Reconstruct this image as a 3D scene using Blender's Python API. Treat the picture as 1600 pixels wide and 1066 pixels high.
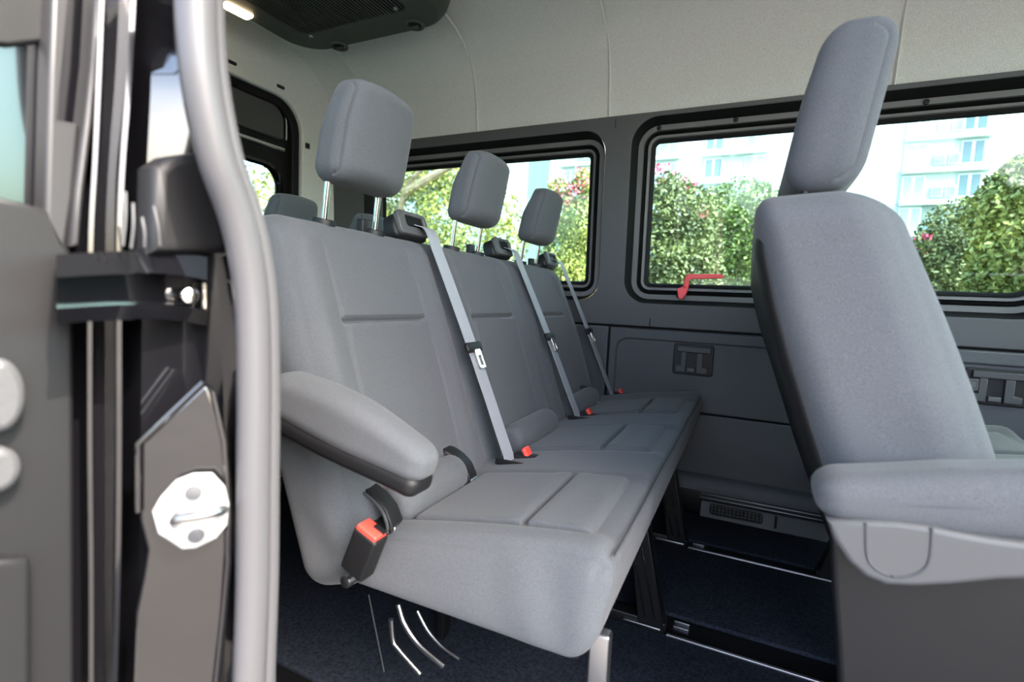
import bpy, math, random
import numpy as np
from mathutils import Vector, Matrix

for o in list(bpy.data.objects): bpy.data.objects.remove(o, do_unlink=True)
SC = bpy.context.scene
COL = SC.collection
rng = np.random.default_rng(7)

# ------------------------------------------------------------------ camera
F_PX, CX, CY = 785.3, 800.0, 533.0
YAW, PITCH, ROLL = .4356, -.0847, -.0449
def _rz(t): return np.array([[math.cos(t), -math.sin(t), 0], [math.sin(t), math.cos(t), 0], [0, 0, 1]])
def _rx(t): return np.array([[1, 0, 0], [0, math.cos(t), -math.sin(t)], [0, math.sin(t), math.cos(t)]])
def _ry(t): return np.array([[math.cos(t), 0, math.sin(t)], [0, 1, 0], [-math.sin(t), 0, math.cos(t)]])
RC = _rz(YAW) @ _rx(PITCH) @ _ry(ROLL)          # columns: right, forward, up
cam_d = bpy.data.cameras.new('camera'); cam = bpy.data.objects.new('camera', cam_d); COL.objects.link(cam)
cam_d.sensor_width = 36.0; cam_d.lens = F_PX / 1600 * 36
cam_d.clip_start = .02; cam_d.clip_end = 400
r_, f_, u_ = RC[:, 0], RC[:, 1], RC[:, 2]
cam.matrix_world = Matrix(((r_[0], u_[0], -f_[0], 0), (r_[1], u_[1], -f_[1], 0), (r_[2], u_[2], -f_[2], 0), (0, 0, 0, 1)))
cam_d.dof.use_dof = True; cam_d.dof.focus_distance = 1.25; cam_d.dof.aperture_fstop = 3.6
SC.camera = cam
def ray(u, v): return RC @ np.array([(u - CX) / F_PX, 1.0, -(v - CY) / F_PX])
def onX(u, v, x): r = ray(u, v); return r * (x / r[0])
def onY(u, v, y): r = ray(u, v); return r * (y / r[1])
def onZ(u, v, z): r = ray(u, v); return r * (z / r[2])

# ------------------------------------------------------------------ world, sun, exposure
SUN = Vector((.62, -.17, .77)).normalized()      # towards the sun
w = bpy.data.worlds.new('sky'); SC.world = w; w.use_nodes = True
nt = w.node_tree; bg = nt.nodes['Background']
sky = nt.nodes.new('ShaderNodeTexSky'); sky.sky_type = 'NISHITA'; sky.sun_disc = False
sky.sun_elevation = math.asin(SUN.z); sky.sun_rotation = math.atan2(SUN.x, SUN.y)
sky.air_density = 1.0; sky.dust_density = 5.0; sky.ozone_density = 1.0
nt.links.new(sky.outputs[0], bg.inputs[0]); bg.inputs[1].default_value = .74
sd = bpy.data.lights.new('sun_offscreen', 'SUN'); so = bpy.data.objects.new('sun_offscreen', sd); COL.objects.link(so)
sd.energy = 6.0; sd.angle = .009; sd.color = (1.0, .93, .82)
so.rotation_euler = (-SUN).to_track_quat('-Z', 'Y').to_euler(); so.location = (3, -4, 8)
SC.view_settings.view_transform = 'Standard'; SC.view_settings.look = 'None'
SC.view_settings.exposure = 1.52; SC.view_settings.gamma = 1.0; SC.view_settings.use_curve_mapping = False

# ------------------------------------------------------------------ materials
def mat(name, col, rough=.6, metal=0., spec=.5, var=0., vscale=40., bump=0., bscale=400., coat=0., sheen=0., emit=None, estr=0., col2=None):
    m = bpy.data.materials.new(name); m.use_nodes = True
    n = m.node_tree; b = n.nodes['Principled BSDF']
    c = (*col, 1.) if len(col) == 3 else col
    b.inputs['Base Color'].default_value = c
    b.inputs['Roughness'].default_value = rough; b.inputs['Metallic'].default_value = metal
    b.inputs['Specular IOR Level'].default_value = spec
    b.inputs['Coat Weight'].default_value = coat; b.inputs['Coat Roughness'].default_value = .04
    b.inputs['Sheen Weight'].default_value = sheen; b.inputs['Sheen Roughness'].default_value = .45
    tc = n.nodes.new('ShaderNodeTexCoord')
    if var > 0:
        t = n.nodes.new('ShaderNodeTexNoise'); t.inputs['Scale'].default_value = vscale; t.inputs['Detail'].default_value = 4
        n.links.new(tc.outputs['Object'], t.inputs['Vector'])
        mr = n.nodes.new('ShaderNodeMapRange'); mr.inputs[1].default_value = .3; mr.inputs[2].default_value = .7
        n.links.new(t.outputs['Fac'], mr.inputs[0])
        mx = n.nodes.new('ShaderNodeMix'); mx.data_type = 'RGBA'
        lo = [x * (1 - var) for x in col[:3]] if col2 is None else col2
        hi = [min(1, x * (1 + var)) for x in col[:3]] if col2 is None else col[:3]
        mx.inputs['A'].default_value = (*lo, 1); mx.inputs['B'].default_value = (*hi, 1)
        n.links.new(mr.outputs[0], mx.inputs['Factor']); n.links.new(mx.outputs['Result'], b.inputs['Base Color'])
    if bump > 0:
        t2 = n.nodes.new('ShaderNodeTexNoise'); t2.inputs['Scale'].default_value = bscale; t2.inputs['Detail'].default_value = 2
        n.links.new(tc.outputs['Object'], t2.inputs['Vector'])
        bp = n.nodes.new('ShaderNodeBump'); bp.inputs['Strength'].default_value = bump; bp.inputs['Distance'].default_value = .001
        n.links.new(t2.outputs['Fac'], bp.inputs['Height']); n.links.new(bp.outputs[0], b.inputs['Normal'])
    if emit:
        b.inputs['Emission Color'].default_value = (*emit, 1); b.inputs['Emission Strength'].default_value = estr
    return m
def glass_mat(name, tint, refl=1.0):
    m = bpy.data.materials.new(name); m.use_nodes = True
    n = m.node_tree; n.nodes.remove(n.nodes['Principled BSDF']); out = n.nodes['Material Output']
    tr = n.nodes.new('ShaderNodeBsdfTransparent'); tr.inputs[0].default_value = (*tint, 1)
    gl = n.nodes.new('ShaderNodeBsdfGlossy'); gl.inputs['Roughness'].default_value = .02
    fr = n.nodes.new('ShaderNodeFresnel'); fr.inputs[0].default_value = 1.45
    mx = n.nodes.new('ShaderNodeMixShader')
    n.links.new(fr.outputs[0], mx.inputs[0]); n.links.new(tr.outputs[0], mx.inputs[1]); n.links.new(gl.outputs[0], mx.inputs[2])
    n.links.new(mx.outputs[0], out.inputs[0]); return m
M = {}
M['fabric'] = mat('seat fabric', (.084, .0895, .099), .85, spec=.25, var=.24, vscale=800, bump=.35, bscale=1500, sheen=.12)
M['seam'] = mat('seam thread', (.03, .031, .035), .8)
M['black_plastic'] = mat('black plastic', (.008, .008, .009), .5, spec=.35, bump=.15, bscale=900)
M['dark_plastic'] = mat('charcoal plastic', (.05, .051, .055), .55, var=.12, vscale=500, bump=.3, bscale=700)
M['grey_plastic'] = mat('grey plastic', (.075, .076, .079), .5, bump=.15, bscale=900)
M['wall_plastic'] = mat('wall trim plastic', (.070, .071, .076), .5, var=.15, vscale=600, bump=.5, bscale=620)
M['wall_lower'] = mat('lower wall plastic', (.062, .064, .073), .55, var=.2, vscale=500, bump=.5, bscale=620)
M['frame_plastic'] = mat('window frame plastic', (.13, .13, .13), .45, bump=.2, bscale=800)
M['rubber'] = mat('black rubber', (.006, .006, .0065), .6, spec=.2)
M['seal_rubber'] = mat('grey door seal rubber', (.055, .055, .06), .36, spec=.4)
M['headliner'] = mat('headliner fabric', (.60, .60, .59), .9, spec=.2, var=.18, vscale=420, bump=.6, bscale=420)
M['ac'] = mat('roof unit plastic', (.050, .054, .046), .55, bump=.25, bscale=700)
M['ac_slat'] = mat('roof unit slat', (.030, .032, .028), .5)
M['carpet'] = mat('dark carpet', (.017, .021, .030), .95, spec=.1, var=.5, vscale=160, bump=.8, bscale=900)
M['black_paint'] = mat('gloss black paint', (.004, .004, .005), .12, coat=1.0, bump=.05, bscale=14)
M['black_metal'] = mat('satin black metal', (.005, .005, .006), .42, spec=.3)
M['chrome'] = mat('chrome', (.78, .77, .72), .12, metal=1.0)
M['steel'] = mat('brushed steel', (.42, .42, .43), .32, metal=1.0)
M['rail_metal'] = mat('aluminium rail', (.55, .55, .56), .35, metal=1.0)
M['belt'] = mat('belt webbing', (.29, .305, .335), .45, spec=.5, bump=.4, bscale=1200)
M['red'] = mat('red plastic', (1., .08, .09), .4)
M['red_button'] = mat('red buckle button', (.80, .07, .05), .4)
M['white_plastic'] = mat('white coated metal', (.30, .30, .295), .35)
M['lamp'] = mat('warm lamp lens', (.9, .8, .6), .4, emit=(1., .74, .42), estr=5.)
M['glass'] = glass_mat('tinted window glass', (.74, .90, .87))
M['door_trim'] = mat('door trim', (.020, .020, .022), .5)
M['concrete'] = mat('pale concrete paving', (.115, .105, .092), .85, var=.2, vscale=1.2)
M['facade'] = mat('white render', (.60, .63, .62), .8, var=.03, vscale=.4)
M['facade_green'] = mat('pale green render', (.42, .50, .485), .8, var=.05, vscale=.4)
M['facade_dark'] = mat('green grey louvre', (.17, .21, .19), .7)
M['ledge'] = mat('ledge', (.50, .60, .58), .8)
M['bpane'] = mat('far window pane', (.07, .11, .13), .15, spec=.8)
M['bpane_pale'] = mat('far curtained pane', (.24, .34, .35), .3, spec=.6)
M['leaf_yellow'] = mat('yellow green leaf', (.34, .33, .07), .55, var=1., vscale=1.6, col2=(.07, .10, .02))
M['leaf_green'] = mat('green leaf', (.17, .23, .04), .55, var=1., vscale=1.6, col2=(.045, .08, .02))
M['leaf_dark'] = mat('olive leaf', (.14, .155, .045), .55, var=1., vscale=2., col2=(.035, .045, .015))
M['blossom'] = mat('pink blossom', (.85, .10, .20), .6, var=.3, vscale=3)
M['bark'] = mat('bark', (.32, .24, .16), .9, var=.4, vscale=8)

# ------------------------------------------------------------------ helpers
def obj(name, v, f, m, parent=None, smooth=True, loc=None):
    me = bpy.data.meshes.new(name)
    me.from_pydata([tuple(map(float, p)) for p in v], [], [tuple(map(int, q)) for q in f]); me.update()
    return obj_me(name, me, m, parent, smooth)
def obj_me(name, me, m, parent=None, smooth=True, sharp=35):
    if m is not None and not me.materials: me.materials.append(M[m] if isinstance(m, str) else m)
    if smooth:
        me.polygons.foreach_set('use_smooth', [True] * len(me.polygons))
        try: me.set_sharp_from_angle(angle=math.radians(sharp))
        except Exception: pass
    o = bpy.data.objects.new(name, me); COL.objects.link(o)
    if parent is not None: attach(o, parent)
    return o
def world_loc(p):
    l = Vector((0, 0, 0))
    while p is not None: l = l + Vector(p.location) + (p.matrix_parent_inverse.translation if p.parent else Vector()); p = p.parent
    return l
def attach(o, parent):
    o.parent = parent; o.matrix_parent_inverse = Matrix.Translation(-world_loc(parent))
def thing(name, label, cat, loc, group=None):
    o = bpy.data.objects.new(name, None); COL.objects.link(o); o.location = loc; o.empty_display_size = .05
    tag(o, label, cat, group); return o
def tag(o, label=None, cat=None, group=None, kind=None):
    if label: o['label'] = label
    if cat: o['category'] = cat
    if group: o['group'] = group
    if kind: o['kind'] = kind
    return o
def share(o, parent, name=None, offset=(0, 0, 0)):
    c = o.copy(); COL.objects.link(c); attach(c, parent); c.location = Vector(o.location) + Vector(offset); return c

def gridpts(h, r, n, e=4):
    r = min(r, h * .999)
    b = [h - r + r * math.sin(i / e * math.pi / 2) if False else h - r + r * (i / e) for i in range(1, e + 1)]
    inner = list(np.linspace(-(h - r), h - r, n + 1))
    return np.array([-x for x in reversed(b)] + inner + b)
def rbox(dim, r, n=(2, 2, 2), disp=None, e=4):
    """rounded box with optional displacement disp(P, N) -> P; returns verts, faces (quads)"""
    h = np.array(dim) / 2.
    if np.isscalar(r): r = (r, r, r)
    g = [gridpts(h[i], r[i], n[i], e) for i in range(3)]
    V = []; Fq = []; base = 0
    for ax in range(3):
        a, b = (ax + 1) % 3, (ax + 2) % 3
        A, B = np.meshgrid(g[a], g[b], indexing='ij')
        na, nb = A.shape
        idx = np.arange(na * nb).reshape(na, nb)
        q = np.stack([idx[:-1, :-1], idx[1:, :-1], idx[1:, 1:], idx[:-1, 1:]], -1).reshape(-1, 4)
        for s in (1, -1):
            P = np.zeros((na * nb, 3)); P[:, ax] = s * h[ax]; P[:, a] = A.ravel(); P[:, b] = B.ravel()
            V.append(P); Fq.append((q if s > 0 else q[:, ::-1]) + base); base += na * nb
    V = np.concatenate(V); Fq = np.concatenate(Fq)
    key = np.round(V * 1e5).astype(np.int64)
    _, first, inv = np.unique(key, axis=0, return_index=True, return_inverse=True)
    inv = np.asarray(inv).ravel(); V = V[first]; Fq = inv[Fq]
    rr = np.array(r); Q = np.clip(V, -(h - rr), h - rr); D = (V - Q) / rr
    Nn = D / np.maximum(np.linalg.norm(D, axis=1, keepdims=True), 1e-9)
    P = Q + Nn * rr
    if disp is not None: P = disp(P, Nn)
    return P, Fq
def frame(o, X, Y, Z):
    """map local coords (columns) to world"""
    Mx = np.stack([np.array(X, float), np.array(Y, float), np.array(Z, float)], 1); o = np.array(o, float)
    return lambda P: P @ Mx.T + o
def tube(path, rad, n=10, caps=True, flat=None):
    P = np.array(path, float); k = len(P)
    rad = np.full(k, rad) if np.isscalar(rad) else np.array(rad)
    T = np.gradient(P, axis=0); T /= np.maximum(np.linalg.norm(T, axis=1, keepdims=True), 1e-9)
    ref = np.array([0, 0, 1.]) if abs(T[0][2]) < .9 else np.array([1., 0, 0])
    V = []; F = []
    for i in range(k):
        a = np.cross(T[i], ref); a /= np.linalg.norm(a); b = np.cross(T[i], a); ref = -b if False else ref
        for j in range(n):
            t = 2 * math.pi * j / n; V.append(P[i] + rad[i] * (math.cos(t) * a + math.sin(t) * b))
    for i in range(k - 1):
        for j in range(n):
            F.append((i * n + j, i * n + (j + 1) % n, (i + 1) * n + (j + 1) % n, (i + 1) * n + j))
    if caps: F.append(tuple(range(n))[::-1]); F.append(tuple((k - 1) * n + j for j in range(n)))
    return V, F
def cyl(a, b, rad, n=20, bev=0.):
    a = np.array(a, float); b = np.array(b, float); d = (b - a) / np.linalg.norm(b - a)
    if bev: return tube([a, a + d * bev * .3, a + d * bev, b - d * bev, b - d * bev * .3, b], [rad - bev, rad - bev * .3, rad, rad, rad - bev * .3, rad - bev], n)
    return tube([a, b], rad, n)
def smooth_path(pts, k=8):
    P = np.array(pts, float); out = []
    Q = np.vstack([2 * P[0] - P[1], P, 2 * P[-1] - P[-2]])
    for i in range(1, len(Q) - 2):
        for j in range(k):
            t = j / k
            out.append(.5 * ((2 * Q[i]) + (-Q[i - 1] + Q[i + 1]) * t + (2 * Q[i - 1] - 5 * Q[i] + 4 * Q[i + 1] - Q[i + 2]) * t * t + (-Q[i - 1] + 3 * Q[i] - 3 * Q[i + 1] + Q[i + 2]) * t ** 3))
    out.append(P[-1]); return np.array(out)
def ribbon(path, wdir, width, thick):
    P = np.array(path, float); T = np.gradient(P, axis=0); T /= np.linalg.norm(T, axis=1, keepdims=True)
    V = []; F = []
    wd = np.array(wdir, float)
    for i in range(len(P)):
        wv = wd - T[i] * (wd @ T[i]); wv /= np.linalg.norm(wv); nn = np.cross(T[i], wv)
        for s, q in ((-1, -1), (1, -1), (1, 1), (-1, 1)): V.append(P[i] + s * wv * width / 2 + q * nn * thick / 2)
    for i in range(len(P) - 1):
        for j in range(4): F.append((i * 4 + j, i * 4 + (j + 1) % 4, (i + 1) * 4 + (j + 1) % 4, (i + 1) * 4 + j))
    F += [(3, 2, 1, 0), tuple((len(P) - 1) * 4 + j for j in range(4))]
    return V, F
def rrect(x0, x1, z0, z1, r, n=8):
    r4 = [r] * 4 if np.isscalar(r) else r    # BL, BR, TR, TL
    out = []
    for (cx, cz, a0, rr) in ((x0 + r4[0], z0 + r4[0], 180, r4[0]), (x1 - r4[1], z0 + r4[1], 270, r4[1]), (x1 - r4[2], z1 - r4[2], 0, r4[2]), (x0 + r4[3], z1 - r4[3], 90, r4[3])):
        for i in range(n + 1):
            t = math.radians(a0 + 90 * i / n); out.append((cx + rr * math.cos(t), cz + rr * math.sin(t)))
    return out
def plate(name, outer, holes, thick, bevel, mp, m, parent=None, smooth=True, res=2):
    """flat 2-D outline (with holes) given thickness and a bevelled rim; local (a,b,c) mapped by mp; c in [-thick/2, thick/2] """
    cu = bpy.data.curves.new('tmp', 'CURVE'); cu.dimensions = '2D'; cu.fill_mode = 'BOTH'
    for lp in [outer] + list(holes):
        s = cu.splines.new('POLY'); s.points.add(len(lp) - 1); s.use_cyclic_u = True
        for p, q in zip(s.points, lp): p.co = (q[0], q[1], 0, 1)
    cu.extrude = max(thick / 2 - bevel, 1e-5); cu.bevel_depth = bevel; cu.bevel_resolution = res; cu.offset = -bevel
    to = bpy.data.objects.new('tmp', cu); COL.objects.link(to)
    dg = bpy.context.evaluated_depsgraph_get(); me = bpy.data.meshes.new_from_object(to.evaluated_get(dg))
    bpy.data.objects.remove(to); bpy.data.curves.remove(cu)
    n = len(me.vertices); co = np.zeros(n * 3); me.vertices.foreach_get('co', co); co = mp(co.reshape(-1, 3))
    me.vertices.foreach_set('co', co.ravel()); me.update(); me.materials.clear(); me.name = name
    return obj_me(name, me, m, parent, smooth)
def loft(loops, close=True):
    n = len(loops[0]); V = [p for l in loops for p in l]; F = []
    for i in range(len(loops) - 1):
        for j in range(n if close else n - 1):
            F.append((i * n + j, i * n + (j + 1) % n, (i + 1) * n + (j + 1) % n, (i + 1) * n + j))
    return V, F
def box(x0, x1, y0, y1, z0, z1, bev=.003):
    P, Fq = rbox((x1 - x0, y1 - y0, z1 - z0), bev, (1, 1, 1), e=2)
    return P + np.array([(x0 + x1) / 2, (y0 + y1) / 2, (z0 + z1) / 2]), Fq
def g(d, w): return np.exp(-(d / w) ** 2)
def sstep(a, b, x): t = np.clip((x - a) / (b - a), 0, 1); return t * t * (3 - 2 * t)

# ================================================================== THE VAN SHELL
FLOOR = -.76; YW = 1.96
def yw(z): return YW - np.maximum(np.asarray(z, float) + .085, 0) * .045        # far wall leans in a little
def wall_map(P):                     # (x, z, c) with c towards the inside
    return np.stack([P[:, 0], yw(P[:, 1]) - P[:, 2], P[:, 1]], 1)

# ---- floor: base with carpet panels and two seat rails across it
v, f = box(-2.05, 1.9, .02, 2.06, FLOOR - .06, FLOOR - .014, .002)
floor = tag(obj('floor', v, f, 'black_plastic'), 'black van floor pan under dark carpet panels', kind='structure')
RAILS = [(.60, .69), (1.165, 1.255), (1.635, 1.70)]
ys = [.06] + [q for rl in RAILS for q in rl] + [1.93]
for i in range(0, len(ys), 2):
    v, f = box(-2.02, 1.8, ys[i], ys[i + 1], FLOOR - .016, FLOOR, .004); obj('carpet_panel', v, f, 'carpet', floor)
for a, b in RAILS:
    v, f = box(-2.0, 1.8, a + .002, b - .002, FLOOR - .015, FLOOR - .008, .001); obj('rail_bed', v, f, 'black_metal', floor)
    v, f = box(-.115, 1.8, a - .005, a + .003, FLOOR - .01, FLOOR + .004, .0015); obj('rail_edge', v, f, 'rail_metal', floor)

# ---- far wall: upper trim panel with the two window openings
H2 = dict(x0=-.44, x1=.86, z0=.0, z1=.685); H1 = dict(x0=-1.70, x1=-.535, z0=.0, z1=.645)
HOLE2 = rrect(-.440, .86, .005, .682, [.085, .16, .10, .095], 10)
HOLE1 = rrect(-1.72, -.540, .005, .655, [.09, .085, .085, .09], 10)
wall_far = plate('wall_far', [(-2.0, -.085), (1.8, -.085), (1.8, .70), (-2.0, .70)], [HOLE2, HOLE1, rrect(1.10, 1.70, .10, .62, .06, 6)], .012, .004, wall_map, 'wall_plastic')
tag(wall_far, 'charcoal plastic side wall around the two windows', kind='structure')
def inset_loop(x0, x1, z0, z1, r, d, yo):
    rr = [max(q - d, .012) for q in r]
    return [(p[0], float(yw(p[1])) + yo, p[1]) for p in rrect(x0 + d, x1 - d, z0 + d, z1 - d, rr, 10)]
def window(n, x0, x1, z0, z1, r, label):
    # rim: reveal, grey flange, two grooves, grey bead, black gasket
    def ring(name, prof, m, par):
        v, f = loft([inset_loop(x0, x1, z0, z1, r, d, yo) for d, yo in prof]); return obj(name, v, [q[::-1] for q in f], m, par)
    win = ring('window_%d' % n, [(.0, -.006), (.002, .004), (.012, .040), (.016, .048)], 'rubber', None)
    tag(win, label, kind='structure')
    ring('window_flange', [(.014, .052), (.016, .044), (.034, .044), (.036, .052)], 'frame_plastic', win)
    ring('window_groove', [(.034, .050), (.037, .056), (.040, .050), (.0425, .047), (.045, .050), (.048, .057), (.051, .052)], 'rubber', win)
    ring('window_bead', [(.050, .056), (.052, .047), (.060, .049), (.064, .058)], 'frame_plastic', win)
    ring('window_gasket', [(.063, .056), (.066, .052), (.074, .056), (.078, .064)], 'rubber', win)
    lp = inset_loop(x0, x1, z0, z1, r, .070, .062); lp2 = inset_loop(x0, x1, z0, z1, r, .070, .066)
    k = len(lp); obj('glass_pane', lp + lp2, [tuple(range(k)), tuple(range(2 * k - 1, k - 1, -1))], 'glass', win, smooth=False)
    return win
win2 = window(2, -.440, .86, .005, .682, [.085, .16, .10, .095], 'wide side window with grey rimmed frame beside the red handle')
win1 = window(1, -1.72, -.540, .005, .655, [.09, .085, .085, .09], 'side window behind the headrests of the three seat bench')
for (u, vv) in ((1030, 200), (1150, 187.5), (1447, 159.5), (1060, 462.5)):
    p = onY(u, vv, 1.93 + .0); p[1] = float(yw(p[2])) + .044; p = onY(u, vv, p[1])
    v, f = cyl(p + np.array([0, .004, 0]), p - np.array([0, .006, 0]), .0085, 18, .002); obj('rivet', v, f, 'black_plastic', win2)
# red release handle on window 2
def px(u, v, y): q = onY(u, v, y); return (q[0], q[2])
yh = 1.965
hmap = lambda P: np.stack([P[:, 0], yh - P[:, 2], P[:, 1]], 1)
o = plate('release_handle', [px(*q, yh) for q in ((1068, 447), (1070, 434), (1074, 428.5), (1128, 428.5), (1131, 432), (1128, 435.5), (1080, 436), (1077, 439), (1076, 449), (1073, 459), (1066, 468), (1060, 466), (1058, 452))], [], .012, .003, hmap, 'red', win2)
o['label'] = 'bright red L shaped emergency release handle'
q0 = onY(1070.5, 448, yh); v, f = cyl(q0 + np.array([0, .004, 0]), q0 - np.array([0, .012, 0]), .005, 14, .001); obj('handle_rivet', v, f, 'red', win2)

# seams of the trim below window 2 and the belt-line
for (xa, za, xb, zb, wd) in ((-.335, -.085, -.335, .0, .004), (-.505, .655, -.505, .70, .003)):
    v, f = box(xa - wd / 2, xa + wd / 2, float(yw(za)) - .0075, float(yw(za)) - .003, za, zb, .0008); obj('panel_seam', v, f, 'rubber', wall_far)
# lower wall panels
v, f = box(-2.0, 1.8, YW + .018, YW + .06, FLOOR - .05, -.06, .002); obj('wall_backing', v, f, 'rubber', wall_far)
wlo = plate('lower_panel', [(-2.0, -.76), (-.493, -.76), (-.493, -.093), (-2.0, -.093)], [], .016, .004, wall_map, 'wall_lower', wall_far)
recR = rrect(-.455, .95, -.70, -.135, [.05, .05, .05, .045], 8)
wl2 = plate('lower_panel', [(-.485, -.76), (1.8, -.76), (1.8, -.093), (-.485, -.093)], [recR], .022, .006, wall_map, 'wall_lower', wall_far)
def deep(c): return lambda P: np.stack([P[:, 0], YW + c - P[:, 2], P[:, 1]], 1)
plate('recessed_panel', rrect(-.462, .957, -.39, -.128, [.01, .01, .05, .052], 8), [], .016, .004, deep(.006), 'wall_lower', wall_far)
plate('recessed_panel', [(-.462, -.62), (.957, -.62), (.957, -.396), (-.462, -.396)], [], .016, .005, deep(.004), 'wall_lower', wall_far)
# sill ledge, black kick rail and heater vent along the floor
prof = [(YW + .01, -.615), (YW - .012, -.618), (YW - .026, -.63), (YW - .034, -.655), (YW - .034, -.672), (YW + .01, -.676)]
v, f = loft([[(x, a, b) for a, b in prof] for x in (-2.0, 1.8)]); obj('sill_ledge', v, f, 'wall_lower', wall_far)
v, f = box(-2., 1.8, YW - .02, YW + .01, FLOOR, -.674, .003); obj('kick_panel', v, f, 'black_metal', wall_far)
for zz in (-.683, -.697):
    v, f = box(-.11, 1.8, YW - .028, YW - .018, zz - .0015, zz + .0015, .001); obj('kick_rib_highlight', v, f, 'steel', wall_far)  # black rib edges, their highlight put into a bright steel colour
vm = lambda P: np.stack([P[:, 0], YW - .035 - P[:, 2] + (P[:, 1] + .73) * .25, P[:, 1]], 1)
GX0, GX1, GZ0, GZ1 = -.070, .098, -.744, -.710
plate('vent_cover', rrect(-.105, .33, -.760, -.703, .006, 4), [rrect(GX0, GX1, GZ0, GZ1, .008, 4)], .02, .004, vm, 'dark_plastic', wall_far)
v, f = box(GX0 - .004, GX1 + .004, YW - .028, YW - .02, GZ0 - .002, GZ1 + .002, .001); obj('vent_back', v, f, 'rubber', wall_far)
for i in range(3):
    z = GZ0 + .005 + i * .0115; v, f = box(GX0, GX1, YW - .042, YW - .03, z, z + .0032, .001); obj('vent_bar', v, f, 'dark_plastic', wall_far)
for i in range(14):
    x = GX0 + .004 + i * .0123; v, f = box(x, x + .003, YW - .044, YW - .03, GZ0, GZ1, .001); obj('vent_rib', v, f, 'grey_plastic', wall_far)
v, f = box(.137, .145, YW - .05, YW - .03, -.757, -.707, .003); obj('vent_clip', v, f, 'black_plastic', wall_far)
# flush pull handles in the lower wall
def flush_handle(u0, v0, u1, v1, plug):
    a = onY(u0, v0, YW); b = onY(u1, v1, YW); X0, X1, Z1, Z0 = a[0], b[0], a[2], b[2]; W, H = X1 - X0, Z1 - Z0
    L = lambda s, t: (X0 + s * W, Z0 + t * H)
    rc = lambda s0, s1, t0, t1: [L(s0, t0), L(s1, t0), L(s1, t1), L(s0, t1)]
    base = plate('flush_handle', rrect(X0, X1, Z0, Z1, .010, 5), [], .012, .003, deep(-.006), 'black_plastic', wall_far)
    base['label'] = 'black recessed wall bracket with two hooked arms'
    plate('bracket_bar', rc(.1, .93, .74, .93), [], .018, .003, deep(-.014), 'dark_plastic', base)
    plate('bracket_arm', [L(.08, .08), L(.34, .08), L(.34, .74), L(.21, .74), L(.21, .30), L(.08, .30)], [], .016, .003, deep(-.014), 'dark_plastic', base)
    plate('bracket_arm', [L(.60, .08), L(.88, .08), L(.88, .27), L(.75, .30), L(.75, .74), L(.60, .74)], [], .016, .003, deep(-.014), 'dark_plastic', base)
    plate('bracket_tongue', rc(.37, .57, .10, .24), [], .016, .003, deep(-.014), 'grey_plastic', base)
    if plug:
        plate('socket_plate', rrect(*L(-.02, 0)[:1], L(.2, 0)[0], L(0, .36)[1], L(0, .70)[1], .003, 3), [], .016, .003, deep(-.018), 'dark_plastic', base)
        plate('socket_button', rrect(L(.03, 0)[0], L(.15, 0)[0], L(0, .44)[1], L(0, .62)[1], .002, 3), [], .016, .002, deep(-.022), 'grey_plastic', base)
flush_handle(1054, 536, 1113, 589, False)
flush_handle(1507, 573, 1604, 638, True)

# ---- ceiling: headliner from the far wall over to the near side, with recessed seams
prof = [(1.950, .688), (1.935, .70), (1.918, .78), (1.905, .85), (1.880, .915), (1.838, .972), (1.775, 1.015), (1.69, 1.043), (1.55, 1.062), (1.3, 1.078), (1.05, 1.084), (.75, 1.07), (.5, 1.055), (.38, 1.045), (.30, 1.03), (.24, 1.01)]
pp = smooth_path([(0, a, b) for a, b in prof], 5)[:, 1:]
SEAMS = [-1.70, -1.105, -.535, .35, 1.25]
xs = sorted(set([round(x, 4) for x in np.linspace(-1.93, 1.8, 40)] + [round(s + d, 4) for s in SEAMS for d in (-.006, -.004, -.002, 0, .002, .004, .006)]))
nrm = np.stack([np.gradient(pp[:, 1]), -np.gradient(pp[:, 0])], 1); nrm /= np.linalg.norm(nrm, axis=1, keepdims=True)
loops = []
for x in xs:
    dep = sum(-.007 * g(x - s - .001, .0020) + .005 * g(x - s + .0035, .0020) for s in SEAMS)
    loops.append([(x, a - n_[0] * dep * -1, b - n_[1] * dep * 1) for (a, b), n_ in zip(pp, nrm)])
k = len(pp); out = [(x, a * 1.0 + (.06 if a > 1.05 else -.06) * (1 if b < 1.0 else .4), b + .05) for x in (xs[0], xs[-1]) for a, b in pp]
v, f = loft(loops, close=False); nb = len(v)
v = v + out; f = f + [(nb + j, nb + k + j, nb + k + j + 1, nb + j + 1) for j in range(k - 1)]
ceiling = tag(obj('ceiling', v, f, 'headliner'), 'grey fabric headliner curving down to the windows', kind='structure')
v, f = box(-1.93, 1.8, 1.925, 1.95, .682, .692, .002); obj('headliner_edge', v, f, 'rubber', ceiling)

# ---- rear wall with the rear door opening, and the rear doors
RX = -1.93
rm = lambda xo: (lambda P: np.stack([xo - P[:, 2] * -1, P[:, 0], P[:, 1]], 1))
OPEN = rrect(.42, 1.735, -.74, .835, [.05, .05, .13, .13], 10)
outer = [(1.98, FLOOR), (1.95, .70)] + [(a + .01, b + .02) for a, b in pp[4:-4:4]] + [(.2, .98), (.14, FLOOR)]
wall_rear = plate('wall_rear', outer, [OPEN], .03, .008, rm(RX), 'headliner'); tag(wall_rear, 'pale grey rear wall trim around the rear doors', kind='structure')
for (u, vv) in ((362, 98), (438, 136)):
    p = onX(u, vv, RX + .015); v, f = box(RX + .012, RX + .022, p[1] - .018, p[1] + .018, p[2] - .006, p[2] + .006, .002); obj('trim_clip', v, f, 'black_plastic', wall_rear)
p = onX(479, 228, RX + .015); v, f = box(RX + .012, RX + .024, p[1] - .008, p[1] + .012, p[2] - .012, p[2] + .012, .002); obj('trim_clip', v, f, 'black_plastic', wall_rear)
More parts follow.
